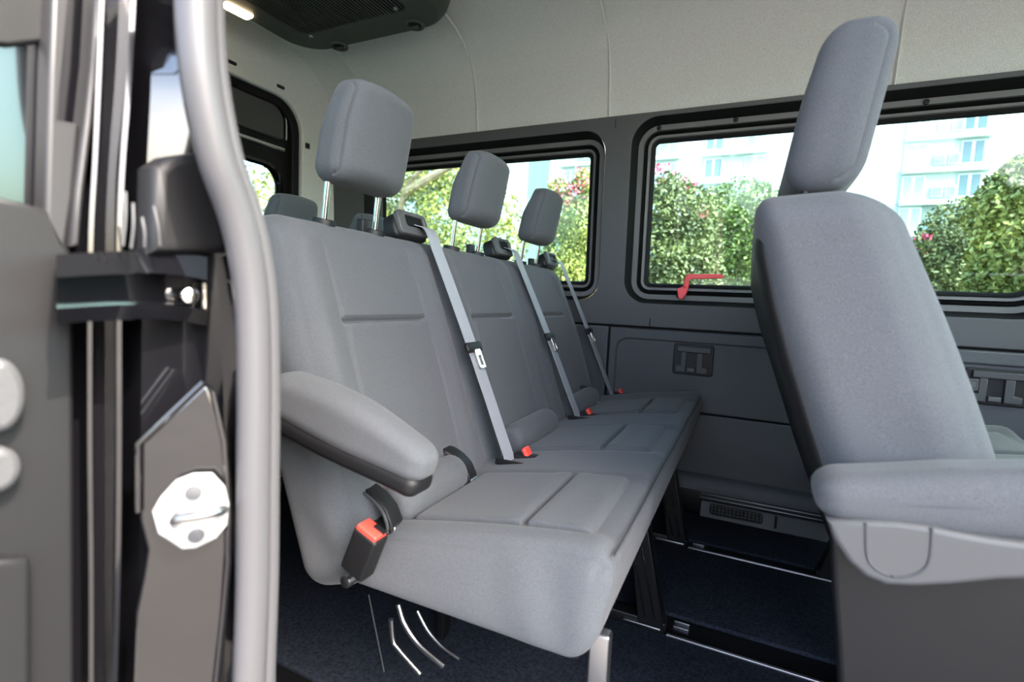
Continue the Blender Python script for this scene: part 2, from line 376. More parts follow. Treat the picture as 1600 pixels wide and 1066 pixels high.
plate('door_gasket', rrect(.40, 1.755, -.76, .855, [.06, .06, .14, .14], 10), [rrect(.455, 1.700, -.705, .80, [.04, .04, .10, .10], 10)], .05, .008, rm(RX - .035), 'rubber', wall_rear)
def rear_door(n, y0, y1, flip):
    yo = lambda a: a
    hole = rrect(y0 + .10, y1 - .065, -.05, .545, [.06, .06, .09, .09], 8)
    d = plate('door_%d' % n, rrect(y0 - .03 * (not flip) * 0, y1, -.745, .84, [.04, .04, .12 if not flip else .02, .02 if not flip else .12], 8), [hole], .045, .01, rm(RX - .06), 'black_metal')
    tag(d, 'black rear door with dark upper panel and square window' if not flip else 'second black rear door on the step side', kind='structure')
    plate('door_panel', rrect(y0 + .05, y1 - .06, .66, .805, [.02, .02, .07, .02], 6), [], .03, .008, rm(RX - .035), 'dark_plastic', d)
    lp = [(RX - .065, a, b) for a, b in rrect(y0 + .09, y1 - .055, -.06, .555, [.06, .06, .09, .09], 8)]; lp2 = [(q[0] - .004, q[1], q[2]) for q in lp]
    kk = len(lp); obj('glass_pane', lp + lp2, [tuple(range(kk)), tuple(range(2 * kk - 1, kk - 1, -1))], 'glass', d, smooth=False)
    l0 = [(RX - .034, a, b) for a, b in rrect(y0 + .092, y1 - .057, -.058, .553, [.06, .06, .09, .09], 8)]
    l1 = [(RX - .030, a, b) for a, b in rrect(y0 + .106, y1 - .071, -.044, .539, [.055, .055, .085, .085], 8)]
    l2 = [(RX - .055, a, b) for a, b in rrect(y0 + .112, y1 - .077, -.038, .533, [.05, .05, .08, .08], 8)]
    v, f = loft([l0, l1, l2]); obj('window_trim', v, f, 'black_paint', d)
    v, f = box(RX - .04, RX - .028, y0 + .04, y1 - .05, .615, .632, .003); obj('reflection_strip', v, f, 'chrome' if not flip else 'black_metal', d)  # chrome strip stands in for a reflected line on the visible door
    v, f = tube(smooth_path([(RX - .034, y1 - .052, .80), (RX - .03, y1 - .044, .74), (RX - .03, y1 - .044, .67)], 4), .005, 8); obj('edge_trim', v, f, 'steel', d)
rear_door(3, 1.085, 1.725, False)
rear_door(2, .43, 1.075, True)

# ---- near side: quarter panel behind the door, header above it, front pillar
nm = lambda P: np.stack([P[:, 0], .15 + np.maximum(P[:, 1], 0) * .05 + P[:, 2], P[:, 1]], 1)
wn = plate('wall_near', [(-1.95, FLOOR), (-.60, FLOOR), (-.60, 1.03), (-1.95, 1.03)], [rrect(-1.80, -.66, .04, .66, .08, 8)], .04, .006, nm, 'wall_plastic')
tag(wn, 'dark side wall around the window behind the sliding door opening', kind='structure')
plate('quarter_shade_trim', [(-.400, .312), (-.400, .334), (-.475, .398), (-.560, .452), (-.66, .452), (-.72, .40), (-1.93, .38), (-1.93, .312)], [], .68, .006, lambda P: np.stack([P[:, 0], P[:, 1], FLOOR + .35 + P[:, 2]], 1), 'wall_lower', wn)  # hidden from the camera, shaped to keep door light off the bench side
lp = rrect(-1.815, -.645, .025, .675, .085, 8)
v = [(a, .135 + b * .05, b) for a, b in lp] + [(a, .139 + b * .05, b) for a, b in lp]; k = len(lp)
w3 = obj('window_3', v, [tuple(range(k)), tuple(range(2 * k - 1, k - 1, -1))], 'glass', None, smooth=False); tag(w3, 'side window pane behind the open sliding door', kind='structure')
v, f = box(-.95, 1.8, .13, .25, .985, 1.08, .02); obj('door_header', v, f, 'black_paint', wn)
v, f = box(1.02, 1.16, .08, .20, FLOOR - .1, 1.04, .03); obj('front_pillar', v, f, 'black_paint', wn)
v, f = box(1.16, 1.8, .08, .18, FLOOR - .1, .10, .03); obj('front_door', v, f, 'black_paint', wn)
v, f = box(-.60, 1.02, .06, .16, FLOOR - .12, FLOOR - .03, .02); obj('door_sill', v, f, 'black_plastic', wn)

v, f = box(1.76, 1.84, .05, 2.02, FLOOR - .1, .20, .02); wfr = tag(obj('wall_front', v, f, 'wall_lower'), 'dark dashboard wall below the windscreen', kind='structure')
v, f = box(1.76, 1.84, .05, 2.02, .97, 1.12, .02); obj('windscreen_header', v, f, 'headliner', wfr)
for ya in (.92, .06, 1.86):
    v, f = box(1.77, 1.83, ya, ya + .10 * (ya != .92) + .012, .18, 1.0, .005); obj('windscreen_post', v, f, 'wall_lower', wfr)
v, f = box(1.795, 1.80, .1, 1.95, .18, 1.0, .001); obj('windscreen', v, f, 'glass', wfr)

# ================================================================== REAR DOOR PILLAR (left foreground)
# painted jamb: faces forward and outward; outlines run in (y, z) at their own X
def P3(u, v, x): return onX(u, v, x)
jamb_pts = []   # surface from the seal outward, given as columns (u at several v)
cols = [  # (X, list of (u,v))
    (-.400, [(318, -40), (330, 120), (360, 250), (392, 360), (402, 500), (402, 700), (400, 900), (396, 1110)]),
    (-.395, [(296, -40), (305, 120), (330, 250), (362, 360), (374, 500), (374, 700), (372, 900), (368, 1110)]),
    (-.425, [(270, -40), (280, 120), (305, 250), (330, 360), (345, 500), (350, 700), (352, 900), (350, 1110)]),
    (-.470, [(238, -40), (236, 120), (230, 250), (225, 360), (222, 500), (220, 700), (218, 900), (212, 1110)]),
    (-.485, [(222, -40), (214, 120), (204, 250), (199, 360), (198, 500), (198, 700), (196, 900), (190, 1110)]),
    (-.455, [(214, -40), (206, 120), (196, 250), (191, 360), (190, 500), (190, 700), (188, 900), (182, 1110)]),
    (-.456, [(206, -40), (198, 120), (188, 250), (183, 360), (182, 500), (182, 700), (180, 900), (174, 1110)]),
    (-.490, [(188, -40), (180, 120), (170, 250), (165, 360), (164, 500), (164, 700), (164, 900), (164, 1110)]),
    (-.490, [(170, -40), (164, 120), (158, 250), (152, 360), (150, 500), (150, 700), (152, 900), (152, 1110)]),
    (-.462, [(164, -40), (158, 120), (152, 250), (146, 360), (144, 500), (144, 700), (146, 900), (146, 1110)]),
    (-.463, [(157, -40), (151, 120), (145, 250), (139, 360), (137, 500), (137, 700), (139, 900), (139, 1110)]),
    (-.520, [(138, -40), (133, 120), (128, 250), (123, 360), (120, 500), (122, 700), (124, 900), (122, 1110)]),
]
def jx(X, v):      # below the hinge the jamb turns to face forward
    k_ = float(sstep(-30, 90, np.array(v)))
    return X + k_ * {-.425: -.012, -.470: .016}.get(X, 0.) + (.0 * max(0, 250 - v) / 290 if X in (-.425, -.470) else 0)
loops = [smooth_path([P3(u, v, jx(X, v)) for u, v in l], 6) for X, l in cols]
v, f = loft([list(map(tuple, l)) for l in loops], close=False)
nb = len(v); back = [(p[0] - .05, p[1] - .012, p[2]) for p in v]
pillar = tag(obj('wall_pillar', v, [q[::-1] for q in f], 'black_paint'), 'gloss black painted door pillar with folded edges', kind='structure')
so_ = pillar.modifiers.new('t', 'SOLIDIFY'); so_.thickness = .003; so_.offset = -1
# closing panel between pillar and the quarter panel
v, f = box(-.62, -.50, .13, .31, FLOOR - .05, 1.04, .01); obj('pillar_core', v, f, 'black_paint', pillar)

# rubber door seal: two bulbs
def seal(off, rad, du):
    pts = [(318, -60), (321, 60), (331, 150), (352, 250), (380, 330), (397, 400), (407, 480), (410, 600), (409, 750), (408, 900), (404, 1020), (399, 1130)]
    return smooth_path([P3(u + du, v, -.372 + off) for u, v in pts], 6), rad
sp, sr = seal(0, .0135, -13)
v, f = tube(sp, sr, 16); sealo = tag(obj('trim_1', v, f, 'seal_rubber'), 'thick grey rubber door seal running down the pillar', kind='structure')
sp, sr = seal(-.004, .0085, 12); v, f = tube(sp, sr, 14); obj('seal_bulb', v, f, 'seal_rubber', sealo)
sp, sr = seal(-.016, .010, 2); v, f = tube(sp, sr, 10); obj('seal_carrier', v, f, 'rubber', sealo)

# striker panel: pressed plate, angled outward
A = np.array([-.405, 0.]);
def striker_xyz(u, v, lift=0.):
    # plane through (X=-.405,y=.29) and (X=-.468,y=.225): normal (.71,-.70)
    n = np.array([.72, -.694, .0]); p0 = np.array([-.400, .284, 0.]); r = ray(u, v); t = (p0 @ n + lift) / (r @ n); return r * t
def solid_poly(name, pts, depth, m, parent, lift=0., bev=.0025):
    n = np.array([.72, -.694, .0]); e1 = np.array([.694, .72, 0]); e2 = np.array([0, 0, 1.]); p0 = np.array([-.400, .284, 0.])
    q = [striker_xyz(u, v, lift) for u, v in pts]; loop = [((p - p0) @ e1, p[2]) for p in q]
    ar = sum(loop[i][0] * loop[(i + 1) % len(loop)][1] - loop[(i + 1) % len(loop)][0] * loop[i][1] for i in range(len(loop)))
    if ar < 0: loop = loop[::-1]
    mp = lambda P: p0 + np.outer(P[:, 0], e1) + np.outer(P[:, 1], e2) + np.outer(P[:, 2] + lift - depth / 2, n)
    return plate(name, loop, [], depth, bev, mp, m, parent)
pl = [(217, 692), (318, 598), (330, 606), (346, 660), (356, 720), (356, 860), (350, 960), (338, 1075), (205, 1075), (210, 960), (222, 900), (228, 860), (216, 815)]
solid_poly('striker_panel', pl, .012, 'black_paint', pillar, .012, .004)
v, f = tube(smooth_path([striker_xyz(u, v, .013) for u, v in ((216, 800), (216, 694), (318, 598), (332, 612), (350, 690), (357, 800), (357, 880), (350, 960), (338, 1075))], 1), .0022, 8); obj('panel_edge', v, f, 'black_paint', pillar)
st = solid_poly('striker_plate', [(237, 800), (250, 778), (274, 752), (300, 742), (330, 741), (350, 762), (357, 790), (354, 822), (338, 842), (306, 858), (284, 860), (266, 848), (246, 835)], .006, 'white_plastic', pillar, .022, .002)
st['label'] = 'white angular latch striker plate'
for (u, vv, rr) in ((303, 769, .0062), (307, 836, .0062)):
    p = striker_xyz(u, vv, .022); n_ = np.array([.72, -.694, 0]); v, f = cyl(p, p + n_ * .003, rr, 18, .001); obj('striker_bolt', v, f, 'dark_plastic', st)
v, f = tube(smooth_path([striker_xyz(275, 818, .02), striker_xyz(276, 812, .040), striker_xyz(310, 806, .046), striker_xyz(345, 798, .040), striker_xyz(347, 797, .02)], 5), .0042, 12); obj('striker_loop', v, f, 'steel', st)
solid_poly('striker_slot', [(268, 806), (276, 800), (284, 808), (282, 822), (272, 824)], .002, 'black_plastic', st, .0235, .0005)

# horizontal hinge arm of the sliding door, reaching onto the pillar
def arm_x(u): return -.40 - .00012 * (325 - u)
arm = []
v, f = loft([[tuple(P3(u, vv, -.43)), tuple(P3(u, vv + 36, -.425)), tuple(P3(u, vv + 37, -.445)), tuple(P3(u, vv + 80, -.445)), tuple(P3(u, vv + 84, -.425)), tuple(P3(u, vv + 108, -.43)), tuple(P3(u, vv + 108, -.47)), tuple(P3(u, vv, -.47))] for u, vv in ((88, 398), (130, 395), (170, 393), (208, 392), (212, 390), (250, 391), (290, 395), (324, 402))])
v2 = len(v); f = f + [tuple(range(8))[::-1], tuple(range(v2 - 8, v2))]
hinge = obj('hinge_arm', v, f, 'black_paint', pillar); hinge['label'] = 'gloss black horizontal door hinge arm'
p = P3(297, 462, -.435); v, f = cyl(p - np.array([.006, -.002, 0]), p + np.array([.004, -.0018, 0]), .0068, 20, .0015); obj('hinge_bolt', v, f, 'chrome', hinge)
v, f = tube([P3(320, 443, -.43), P3(320, 482, -.43)], .002, 8); obj('hinge_pin', v, f, 'chrome', hinge)

def back_poly(name, pts, X, depth, m, parent, bev):
    loop = [(P3(u, v, X)[1], P3(u, v, X)[2]) for u, v in pts]
    ar = sum(loop[i][0] * loop[(i + 1) % len(loop)][1] - loop[(i + 1) % len(loop)][0] * loop[i][1] for i in range(len(loop)))
    return plate(name, loop if ar > 0 else loop[::-1], [], depth, bev, lambda P: np.stack([X + P[:, 2], P[:, 0], P[:, 1]], 1), m, parent)
back_poly('hinge_housing', [(226, 262), (250, 246), (292, 240), (322, 262), (344, 320), (352, 396), (222, 396)], -.436, .03, 'black_plastic', pillar, .008)
for u_a, v_a, u_b, v_b in ((196, 300, 192, 384), (208, 318, 205, 388), (240, 322, 250, 384), (222, 340, 226, 386)):
    v, f = tube(smooth_path([P3(u_a, v_a, -.412), P3((u_a + u_b) / 2 + 2, (v_a + v_b) / 2, -.410), P3(u_b, v_b, -.412)], 4), .0010, 8); obj('wiring_clip', v, f, 'dark_plastic', pillar)

# ---- the open sliding door at the far left: inner trim, glass and edge profiles
dv = []
def door_poly(name, pts, X, depth, m, parent=None, bev=.003):
    q = [P3(u, v, X) for u, v in pts]; loop = [(p[1], p[2]) for p in q]
    ar = sum(loop[i][0] * loop[(i + 1) % len(loop)][1] - loop[(i + 1) % len(loop)][0] * loop[i][1] for i in range(len(loop)))
    if ar < 0: loop = loop[::-1]
    return plate(name, loop, [], depth, bev, rm(X), m, parent)
sdoor = door_poly('door_1', [(-60, 300), (60, 330), (92, 395), (96, 520), (98, 1100), (-60, 1100)], -.50, .04, 'black_plastic', None, .004)
tag(sdoor, 'open black sliding door edge beside the pillar', kind='structure')
door_poly('window_surround', [(72, -40), (104, -40), (92, 110), (82, 190), (112, 195), (104, 310), (92, 392), (84, 392), (60, 345), (64, 200), (66, 120)], -.49, .02, 'door_trim', sdoor)
door_poly('window_surround', [(140, -40), (152, -40), (136, 190), (122, 300), (114, 385), (102, 385), (108, 300), (122, 190), (132, 100)], -.486, .02, 'door_trim', sdoor)
door_poly('upper_trim', [(-60, -40), (70, -40), (66, 70), (0, 78), (-60, 70)], -.51, .03, 'black_plastic', sdoor)
door_poly('glass_pane', [(-60, 60), (72, 62), (104, -40), (140, -40), (124, 190), (104, 330), (60, 345), (-60, 200)], -.56, .004, 'glass', sdoor, .001)
for (u, vv, ru, rv) in ((0, 618, 40, 58), (-4, 735, 38, 36)):
    a = P3(u, vv, -.47); b = P3(u + ru, vv, -.47); c = P3(u, vv - rv, -.47); ry, rz_ = b[1] - a[1], c[2] - a[2]
    lp = [(a[1] + ry * math.cos(t), a[2] + rz_ * math.sin(t)) for t in np.linspace(0, 2 * math.pi, 28, endpoint=False)]
    plate('buffer_stop', lp, [], .02, .006, rm(-.475), 'dark_plastic', sdoor)
door_poly('lower_trim', [(-60, 870), (36, 868), (42, 880), (42, 1100), (-60, 1100)], -.475, .02, 'black_plastic', sdoor, .005)

# ================================================================== SEAT BENCHES
SU = np.array([-.342, 0, .94]); SN = np.array([.94, 0, .342]); SY = np.array([0, 1., 0])
def front_x(z): return -.525 - .364 * (z + .34)
def ztop(x): return -.335 + (x + .30) * .17
def make_bench(label, x0, y0, y1, cs, hc, fine, hr_drop=0., name='bench_seat', belts=(), arm=None, group=None, guides=(), near_buckle=False, levers=False, T=.135, rolls=True, hr=(-.692, .068, .184, .290, .20, .020), Lx=0., legs=((.615, True), (1.185, True), (1.655, True))):
    root = thing(name, label, 'seat', (x0 - .33, (y0 + y1) / 2, FLOOR), group)
    O = np.array([x0, 0, 0.]); sp = cs[1] - cs[0]; yc = (y0 + y1) / 2; W = y1 - y0; hw = .122 if sp > .42 else .112
    # backrest -----------------------------------------------------
    L = .628 + Lx; zc = -.15 + Lx * .47
    cen = np.array([front_x(zc), yc, zc]) - SN * T / 2 + O
    mp = frame(cen, SN, SY, SU)
    t0 = (-.058 - zc) / .94
    def bd(P, Nn):
        P = P.copy(); y = P[:, 1] + yc; t = P[:, 2]; wf = np.clip(Nn[:, 0], 0, 1) ** 2
        d = .010 * np.cos(np.clip(t / L, -.5, .5) * math.pi)
        for c in cs:
            dy = y - c; mk = sstep(hw + .004, hw - .010, np.abs(dy))
            d += .012 * g(np.abs(dy) - .165, .035)
            d -= .0032 * g(np.abs(dy) - hw, .0030) * sstep(-.27, -.22, t) * sstep(.30, .26, t)
            d -= .016 * g(t - t0 - .004, .0055) * mk
            d += np.where(t < t0, .011 * np.exp((t - t0) / .05), .004 * np.exp(-(t - t0) / .05)) * mk
            if c + sp / 2 < y1 - .1: d -= .012 * g(dy - sp / 2, .018)
        P[:, 0] += d * wf + .012 * sstep(.15, .32, t) * np.clip(-Nn[:, 0], 0, 1)
        # seam where the side gusset meets the front
        P[:, 0] -= .002 * g(Nn[:, 1] + .62, .05) * (Nn[:, 0] > .2)
        P[:, 1] *= 1 - .018 * sstep(.05, .33, t)
        P[:, 2] += -P[:, 0] * .30 * sstep(.1, .3, t)
        # small stress folds on the near gusset
        nearw = np.clip(-Nn[:, 1], 0, 1)
        P[:, 1] += .0022 * nearw * np.sin(t * 46 + P[:, 0] * 40) * sstep(.0, .05, P[:, 0] + .03) * sstep(.2, -.1, t)
        return P
    nb = (6, int(W / (.0045 if fine else .012)), int(L / (.0045 if fine else .012)))
    P, Fq = rbox((T, W, L), (.042, .045, .05), nb, bd, e=6)
    back = obj('backrest', mp(P), Fq, 'fabric', root)
    P, Fq = rbox((.03, W - .05, L - .06), (.012, .03, .03), (1, 8, 8), lambda P, Nn: P + np.outer(.012 * sstep(.15, .32, P[:, 2]), (1, 0, 0))); obj('back_panel', frame(cen - SN * (T / 2 - .008), SN, SY, SU)(P), Fq, 'black_plastic', root)
    # cushion ------------------------------------------------------
    xr, xf, zb, zt = -.545, -.118, -.445, -.335
    ch = (zt - zb) / 2; ccx, ccz = (xr + xf) / 2, (zt + zb) / 2
    def cd(P, Nn):
        P = P.copy(); x = P[:, 0] + ccx; y = P[:, 1] + yc; wt = np.clip((P[:, 2] + ch) / (2 * ch), 0, 1); up = np.clip(Nn[:, 2], 0, 1) ** 2
        P[:, 2] += (x + .30) * .17 * wt
        P[:, 2] += .006 * up * np.sin(np.clip((x + .50) / .36, 0, 1) * math.pi)
        for c in cs:
            dy = y - c; P[:, 2] -= .006 * sstep(hw + .03, hw - .02, np.abs(dy)) * up
            P[:, 0] -= .0015 * g(np.abs(dy) - hw - .01, .003) * np.clip(Nn[:, 0], 0, 1)
        P[:, 1] += .034 * wt * sstep(.10, .0, y - y0)
        P[:, 0] -= .022 * (1 - wt) * sstep(-.25, -.12, x)
        P[:, 2] += .006 * up * g(y - y0 - .05, .03) + .010 * up * g(y - y1 + .06, .05)
        gr = .0028 * g(Nn[:, 0] - Nn[:, 2], .16) * (Nn[:, 0] > .3)
        gr2 = .0022 * g(-Nn[:, 1] - Nn[:, 2], .16) * (Nn[:, 1] < -.3)
        P -= Nn * (gr + gr2)[:, None]
        nw = np.clip(-Nn[:, 1], 0, 1); P[:, 1] += nw * (.0018 * np.sin(x * 60 + P[:, 2] * 25) * sstep(-.35, -.2, x) + .006 * sstep(.01, -ch, P[:, 2]))
        return P
    P, Fq = rbox((xf - xr, W, zt - zb), (.040, .020, .036), (int((xf - xr) / (.006 if fine else .02)), int(W / (.006 if fine else .02)), 10 if fine else 4), cd, e=7)
    obj('seat_cushion', P + np.array([ccx, yc, ccz]) + O, Fq, 'fabric', root)
    if fine:
        V, Fc = tube([(-.1285 + x0, y, -.3165 + .002 * math.sin(y * 14)) for y in np.linspace(y0 + .05, y1 - .03, 40)], .0016, 8); obj('cushion_piping', V, Fc, 'seam', root)
    for c in cs:
        for a, b in ((-.462, -.2735), (-.2675, -.150)):
            cx_ = (a + b) / 2
            def idp(P, Nn):
                P = P.copy(); x = P[:, 0] + cx_
                P[:, 2] += (x + .30) * .17 + .0045 * np.clip(Nn[:, 2], 0, 1) * np.sin(np.clip((x + .50) / .36, 0, 1) * math.pi)
                if b > -.2: P[:, 2] -= .018 * sstep(-.19, -.155, x) ** 2
                P[:, 2] += .003 * np.clip(Nn[:, 2], 0, 1) * g(np.abs(x + .2705) - .02, .015)
                return P
            P, Fq = rbox((b - a, 2 * hw - .004, .022), (.005, .005, .007), (14 if fine else 4, 20 if fine else 6, 1), idp, e=4)
            obj('cushion_insert', P + np.array([cx_, c, -.3415]) + O, Fq, 'fabric', root)
    # lumbar rolls between cushion and backrest
    if rolls:
        for i, c in enumerate(cs):
            ya, yb = (c - .135, c + .062) if i == 0 else (c - .13, c + .13)
            n = 22; rr = .036; prof = [(0, .5), (.004, .8), (.012, .96), (.03, 1.)]; ln = yb - ya
            pth = [(ya + s, q) for s, q in prof] + [(yb - s, q) for s, q in reversed(prof)]
            V, Fc = tube([(-.497, a, -.343) for a, _ in pth], [rr * q for _, q in pth], n)
            obj('lumbar_roll', np.array(V) + O, Fc, 'fabric', root)
    for gy in guides:
        og = [(-.535, -.290), (-.515, -.292), (-.488, -.303), (-.465, -.322), (-.452, -.347), (-.450, -.372), (-.535, -.372)]
        hg = [(-.526, -.303), (-.510, -.304), (-.490, -.315), (-.474, -.331), (-.466, -.350), (-.526, -.352)]
        sg = .82; og = [(-.535 + (a + .535) * sg, -.372 + (b + .372) * sg) for a, b in og]; hg = [(-.535 + (a + .535) * sg, -.372 + (b + .372) * sg) for a, b in hg]
        gm = lambda P: np.stack([P[:, 0] + x0, gy + P[:, 2], P[:, 1]], 1)
        gd = plate('anchor_guide', og[::-1], [hg], .030, .003, gm, 'black_plastic', root)
        V, Fc = tube(smooth_path([(-.535 + (a + .535) * sg + x0, gy - .017, -.372 + (b + .372) * sg) for a, b in ((-.520, -.297), (-.492, -.309), (-.470, -.326), (-.459, -.350), (-.458, -.366))], 5), .0025, 8); obj('guide_rim', V, Fc, 'dark_plastic', gd)
        V, Fc = box(x0 - .50, x0 - .462, gy - .012, gy + .012, -.372, -.356, .003); obj('anchor_bar', V, Fc, 'steel', gd)
    # headrests ----------------------------------------------------
    hr0 = None
    for c in hc:
        dz = -hr_drop
        if hr0 is None:
            def hd(P, Nn):
                P = P.copy(); zl = P[:, 2]; yl = P[:, 1]
                P[:, 1] *= 1 - .10 * sstep(.0, .095, zl) - .03 * sstep(-.05, -.095, zl)
                P[:, 0] += np.clip(Nn[:, 0], 0, 1) * hr[5] * (1 - (yl / .099) ** 2) + np.clip(-Nn[:, 0], 0, 1) * ((.030 if hr[5] > .01 else .006) * sstep(-.02, .094, zl) ** 1.3 - .004)
                P -= Nn * (.0038 * g(np.abs(Nn[:, 1]) - .70, .06) * (Nn[:, 0] > .2))[:, None]
                P[:, 2] += -.010 * (yl / .099) ** 2 * (zl > 0) * np.abs(zl) / .09
                P[:, 0] += hr[4] * zl
                return P
            P, Fq = rbox((hr[1], .198, hr[2]), (.024 if hr[5] > .01 else .036, .030, .030 if hr[5] > .01 else .045), (4, 26, 26), hd, e=6)
            me_v = P
            hr0 = obj('headrest', P + np.array([hr[0], c, hr[3] + dz]) + O, Fq, 'fabric', root); hrc = c
            posts = []
            for s in (-.070, .070):
                ho_ = hr[0] + .692; V, Fc = tube([(-.732 + x0 + ho_, c + s, .115), (-.726 + x0 + ho_, c + s, .17), (-.719 + x0 + (hr[0] + .692), c + s, .225 + dz)], .0058, 14); posts.append(obj('headrest_post', V, Fc, 'chrome' if hr[5] > .01 else 'black_plastic', hr0))
                V, Fc = cyl((-.736 + x0 + ho_, c + s, .100), (-.731 + x0 + ho_, c + s, .1325), .022, 20, .004); posts.append(obj('post_collar', V, Fc, 'black_plastic', root))
            V, Fc = box(x0 - .75, x0 - .732, c + .035, c + .060, .118, .150, .003); posts.append(obj('collar_button', V, Fc, 'black_plastic', root))
        else:
            h2 = share(hr0, root, offset=(0, c - hrc, 0))
            for p_ in posts:
                q = p_.copy(); COL.objects.link(q)
                if p_.parent == hr0: q.parent = h2; q.matrix_parent_inverse = p_.matrix_parent_inverse.copy()
                else: q.location = Vector(p_.location) + Vector((0, c - hrc, 0))
    # belts --------------------------------------------------------
    for (by, byb) in belts:
        fx = lambda z, off: np.array([front_x(z), 0, z]) + SN * off
        # guide on top of the backrest
        gm0 = np.array([front_x(.158) + x0, by - .028, .158]) - SN * .028
        P, Fq = rbox((.040, .120, .062), (.010, .012, .014), (2, 3, 3), lambda P, Nn: np.stack([P[:, 0], P[:, 1] * (1 - .12 * sstep(0, .03, P[:, 2])), P[:, 2] - .012 * np.clip(-P[:, 1] / .06, 0, 1) * (P[:, 2] > 0) * .6], 1))
        gb = obj('belt_guide', frame(gm0, SN, SY, SU)(P), Fq, 'black_plastic', root)
        plate('guide_frame', rrect(-.052, .056, -.026, .030, .012, 5), [rrect(-.026, .044, -.006, .020, .006, 4)], .014, .003,
              lambda P: frame(gm0 + SN * .022, SN, SY, SU)(np.stack([P[:, 2], P[:, 0], P[:, 1]], 1)), 'grey_plastic', gb)
        plate('guide_slot', rrect(-.028, .046, -.008, .022, .006, 4), [], .006, .001,
              lambda P: frame(gm0 + SN * .020, SN, SY, SU)(np.stack([P[:, 2], P[:, 0], P[:, 1]], 1)), 'rubber', gb)
        pts = []
        e0 = fx(.140, .020) + O; e0[1] = by + .002; e1 = np.array([-.452 + x0, byb, -.352])
        q = fx(.160, -.004) + O; q[1] = by; pts = [q] + [e0 + (e1 - e0) * k_ + SN * .004 * math.sin(k_ * 3.14) for k_ in np.linspace(0, 1, 12)] + [np.array([-.447 + x0, byb, -.375])]
        path = smooth_path(pts, 5)
        V, Fc = ribbon(path, (0, 1, 0), .044, .0018); bl = obj('seat_belt', V, Fc, 'belt', root)
        # latch plate on the belt
        k_ = int(len(path) * .52); pc = path[k_]; td = path[k_ + 1] - path[k_ - 1]; td /= np.linalg.norm(td)
        nn = np.cross(td, SY); nn = nn if nn @ SN > 0 else -nn
        fr_ = frame(pc + nn * .003, nn, SY, -td)
        P, Fq = rbox((.012, .066, .024), (.005, .006, .008), (1, 3, 1)); lt = obj('latch_plate', fr_(P), Fq, 'black_plastic', bl)
        plate('latch_tongue', rrect(-.013, .013, -.052, -.006, .004, 3), [rrect(-.007, .007, -.044, -.022, .003, 3)], .004, .001,
              lambda P: fr_(np.stack([P[:, 2] + .004, P[:, 0] + .004, P[:, 1]], 1)), 'chrome', bl)
        # slot flap and red buckle in the cushion
        V, Fc = box(x0 - .475, x0 - .395, byb - .026, byb - .018, ztop(-.44) - .003, ztop(-.44) + .010, .003); obj('belt_slot', V, Fc, 'black_plastic', root)
        V, Fc = box(x0 - .455, x0 - .375, byb + .020, byb + .050, ztop(-.42) - .01, ztop(-.42) + .008, .004); bk = obj('buckle', V, Fc, 'black_plastic', root)
        P, Fq = rbox((.010, .028, .026), (.003, .004, .004), (1, 1, 1)); obj('buckle_button', frame((x0 - .425, byb + .036, ztop(-.42) + .012), (.85, 0, .5), SY, (-.5, 0, .85))(P), Fq, 'red_button', bk)
    if arm:
        (a, b, aw, ah, cover) = arm
        a = np.array(a, float); b = np.array(b, float); d = b - a; ln = np.linalg.norm(d); d /= ln; upv = np.cross(d, SY); upv = upv if upv[2] > 0 else -upv
        fr_ = frame((a + b) / 2, d, SY, upv)
        def ad(P, Nn):
            P = P.copy(); s = P[:, 0] / ln + .5
            P[:, 2] *= (1 - .30 * sstep(.45, 1.0, s)) if cover == 'slim' else np.minimum(.80 + .8 * s, 1.2); P[:, 1] *= 1 - .12 * sstep(.5, 1., s)
            P[:, 2] += (.012 if cover == 'slim' else -.004) * np.sin(np.clip(s, 0, 1) * math.pi) * (P[:, 2] > 0)
            return P
        P, Fq = rbox((ln, aw, ah), (.028, .024, .024), (20, 4, 4), ad, e=5); ar = obj('armrest', fr_(P), Fq, 'fabric', root)
        if cover == 'slim':
            P, Fq = rbox((ln - .006, aw - .002, .030), (.016, .016, .012), (16, 3, 2), lambda P, Nn: np.stack([P[:, 0], P[:, 1] * (1 - .12 * sstep(.5, 1., P[:, 0] / ln + .5)), P[:, 2] + .008 * sstep(.3, 1., P[:, 0] / ln + .5)], 1))
            obj('armrest_cover', frame((a + b) / 2 - upv * (ah / 2 + .003), d, SY, upv)(P), Fq, 'black_plastic', ar)
        else:
            ye = a[1] - aw / 2
            am = lambda P: np.stack([P[:, 0], ye + .02 - P[:, 2] * -1, P[:, 1]], 1)
            pxl = [(1292, 813), (1350, 812), (1400, 814), (1455, 822), (1500, 832), (1560, 842), (1640, 852), (1720, 860), (1720, 905), (1640, 905), (1560, 907), (1490, 914), (1430, 917), (1385, 915), (1352, 902), (1325, 878), (1303, 845)]
            loop = [(onY(u, vv, ye)[0], onY(u, vv, ye)[2]) for u, vv in pxl]
            cv = plate('armrest_cover', loop[::-1], [], .045, .006, am, 'grey_plastic', ar, res=3)
            cap = [(1352, 816), (1400, 815), (1455, 824), (1453, 860), (1448, 880), (1435, 893), (1412, 900), (1388, 898), (1366, 886), (1354, 866)]
            loop = [(onY(u, vv, ye)[0], onY(u, vv, ye)[2]) for u, vv in cap]
            V, Fc = tube([(p[0], ye - .0035, p[1]) for p in smooth_path([(q[0], q[1]) for q in loop[1:] + loop[:2]], 4)[4:-4]] if False else [(p[0], ye - .0022, p[1]) for p in smooth_path([loop[2 + i] for i in range(8)] + [loop[0]], 5)], .0016, 8)
            obj('pivot_groove', V, Fc, 'dark_plastic', cv)
            ys_ = y0 - .012; sm = lambda P: np.stack([P[:, 0], ys_ + P[:, 2], P[:, 1]], 1)
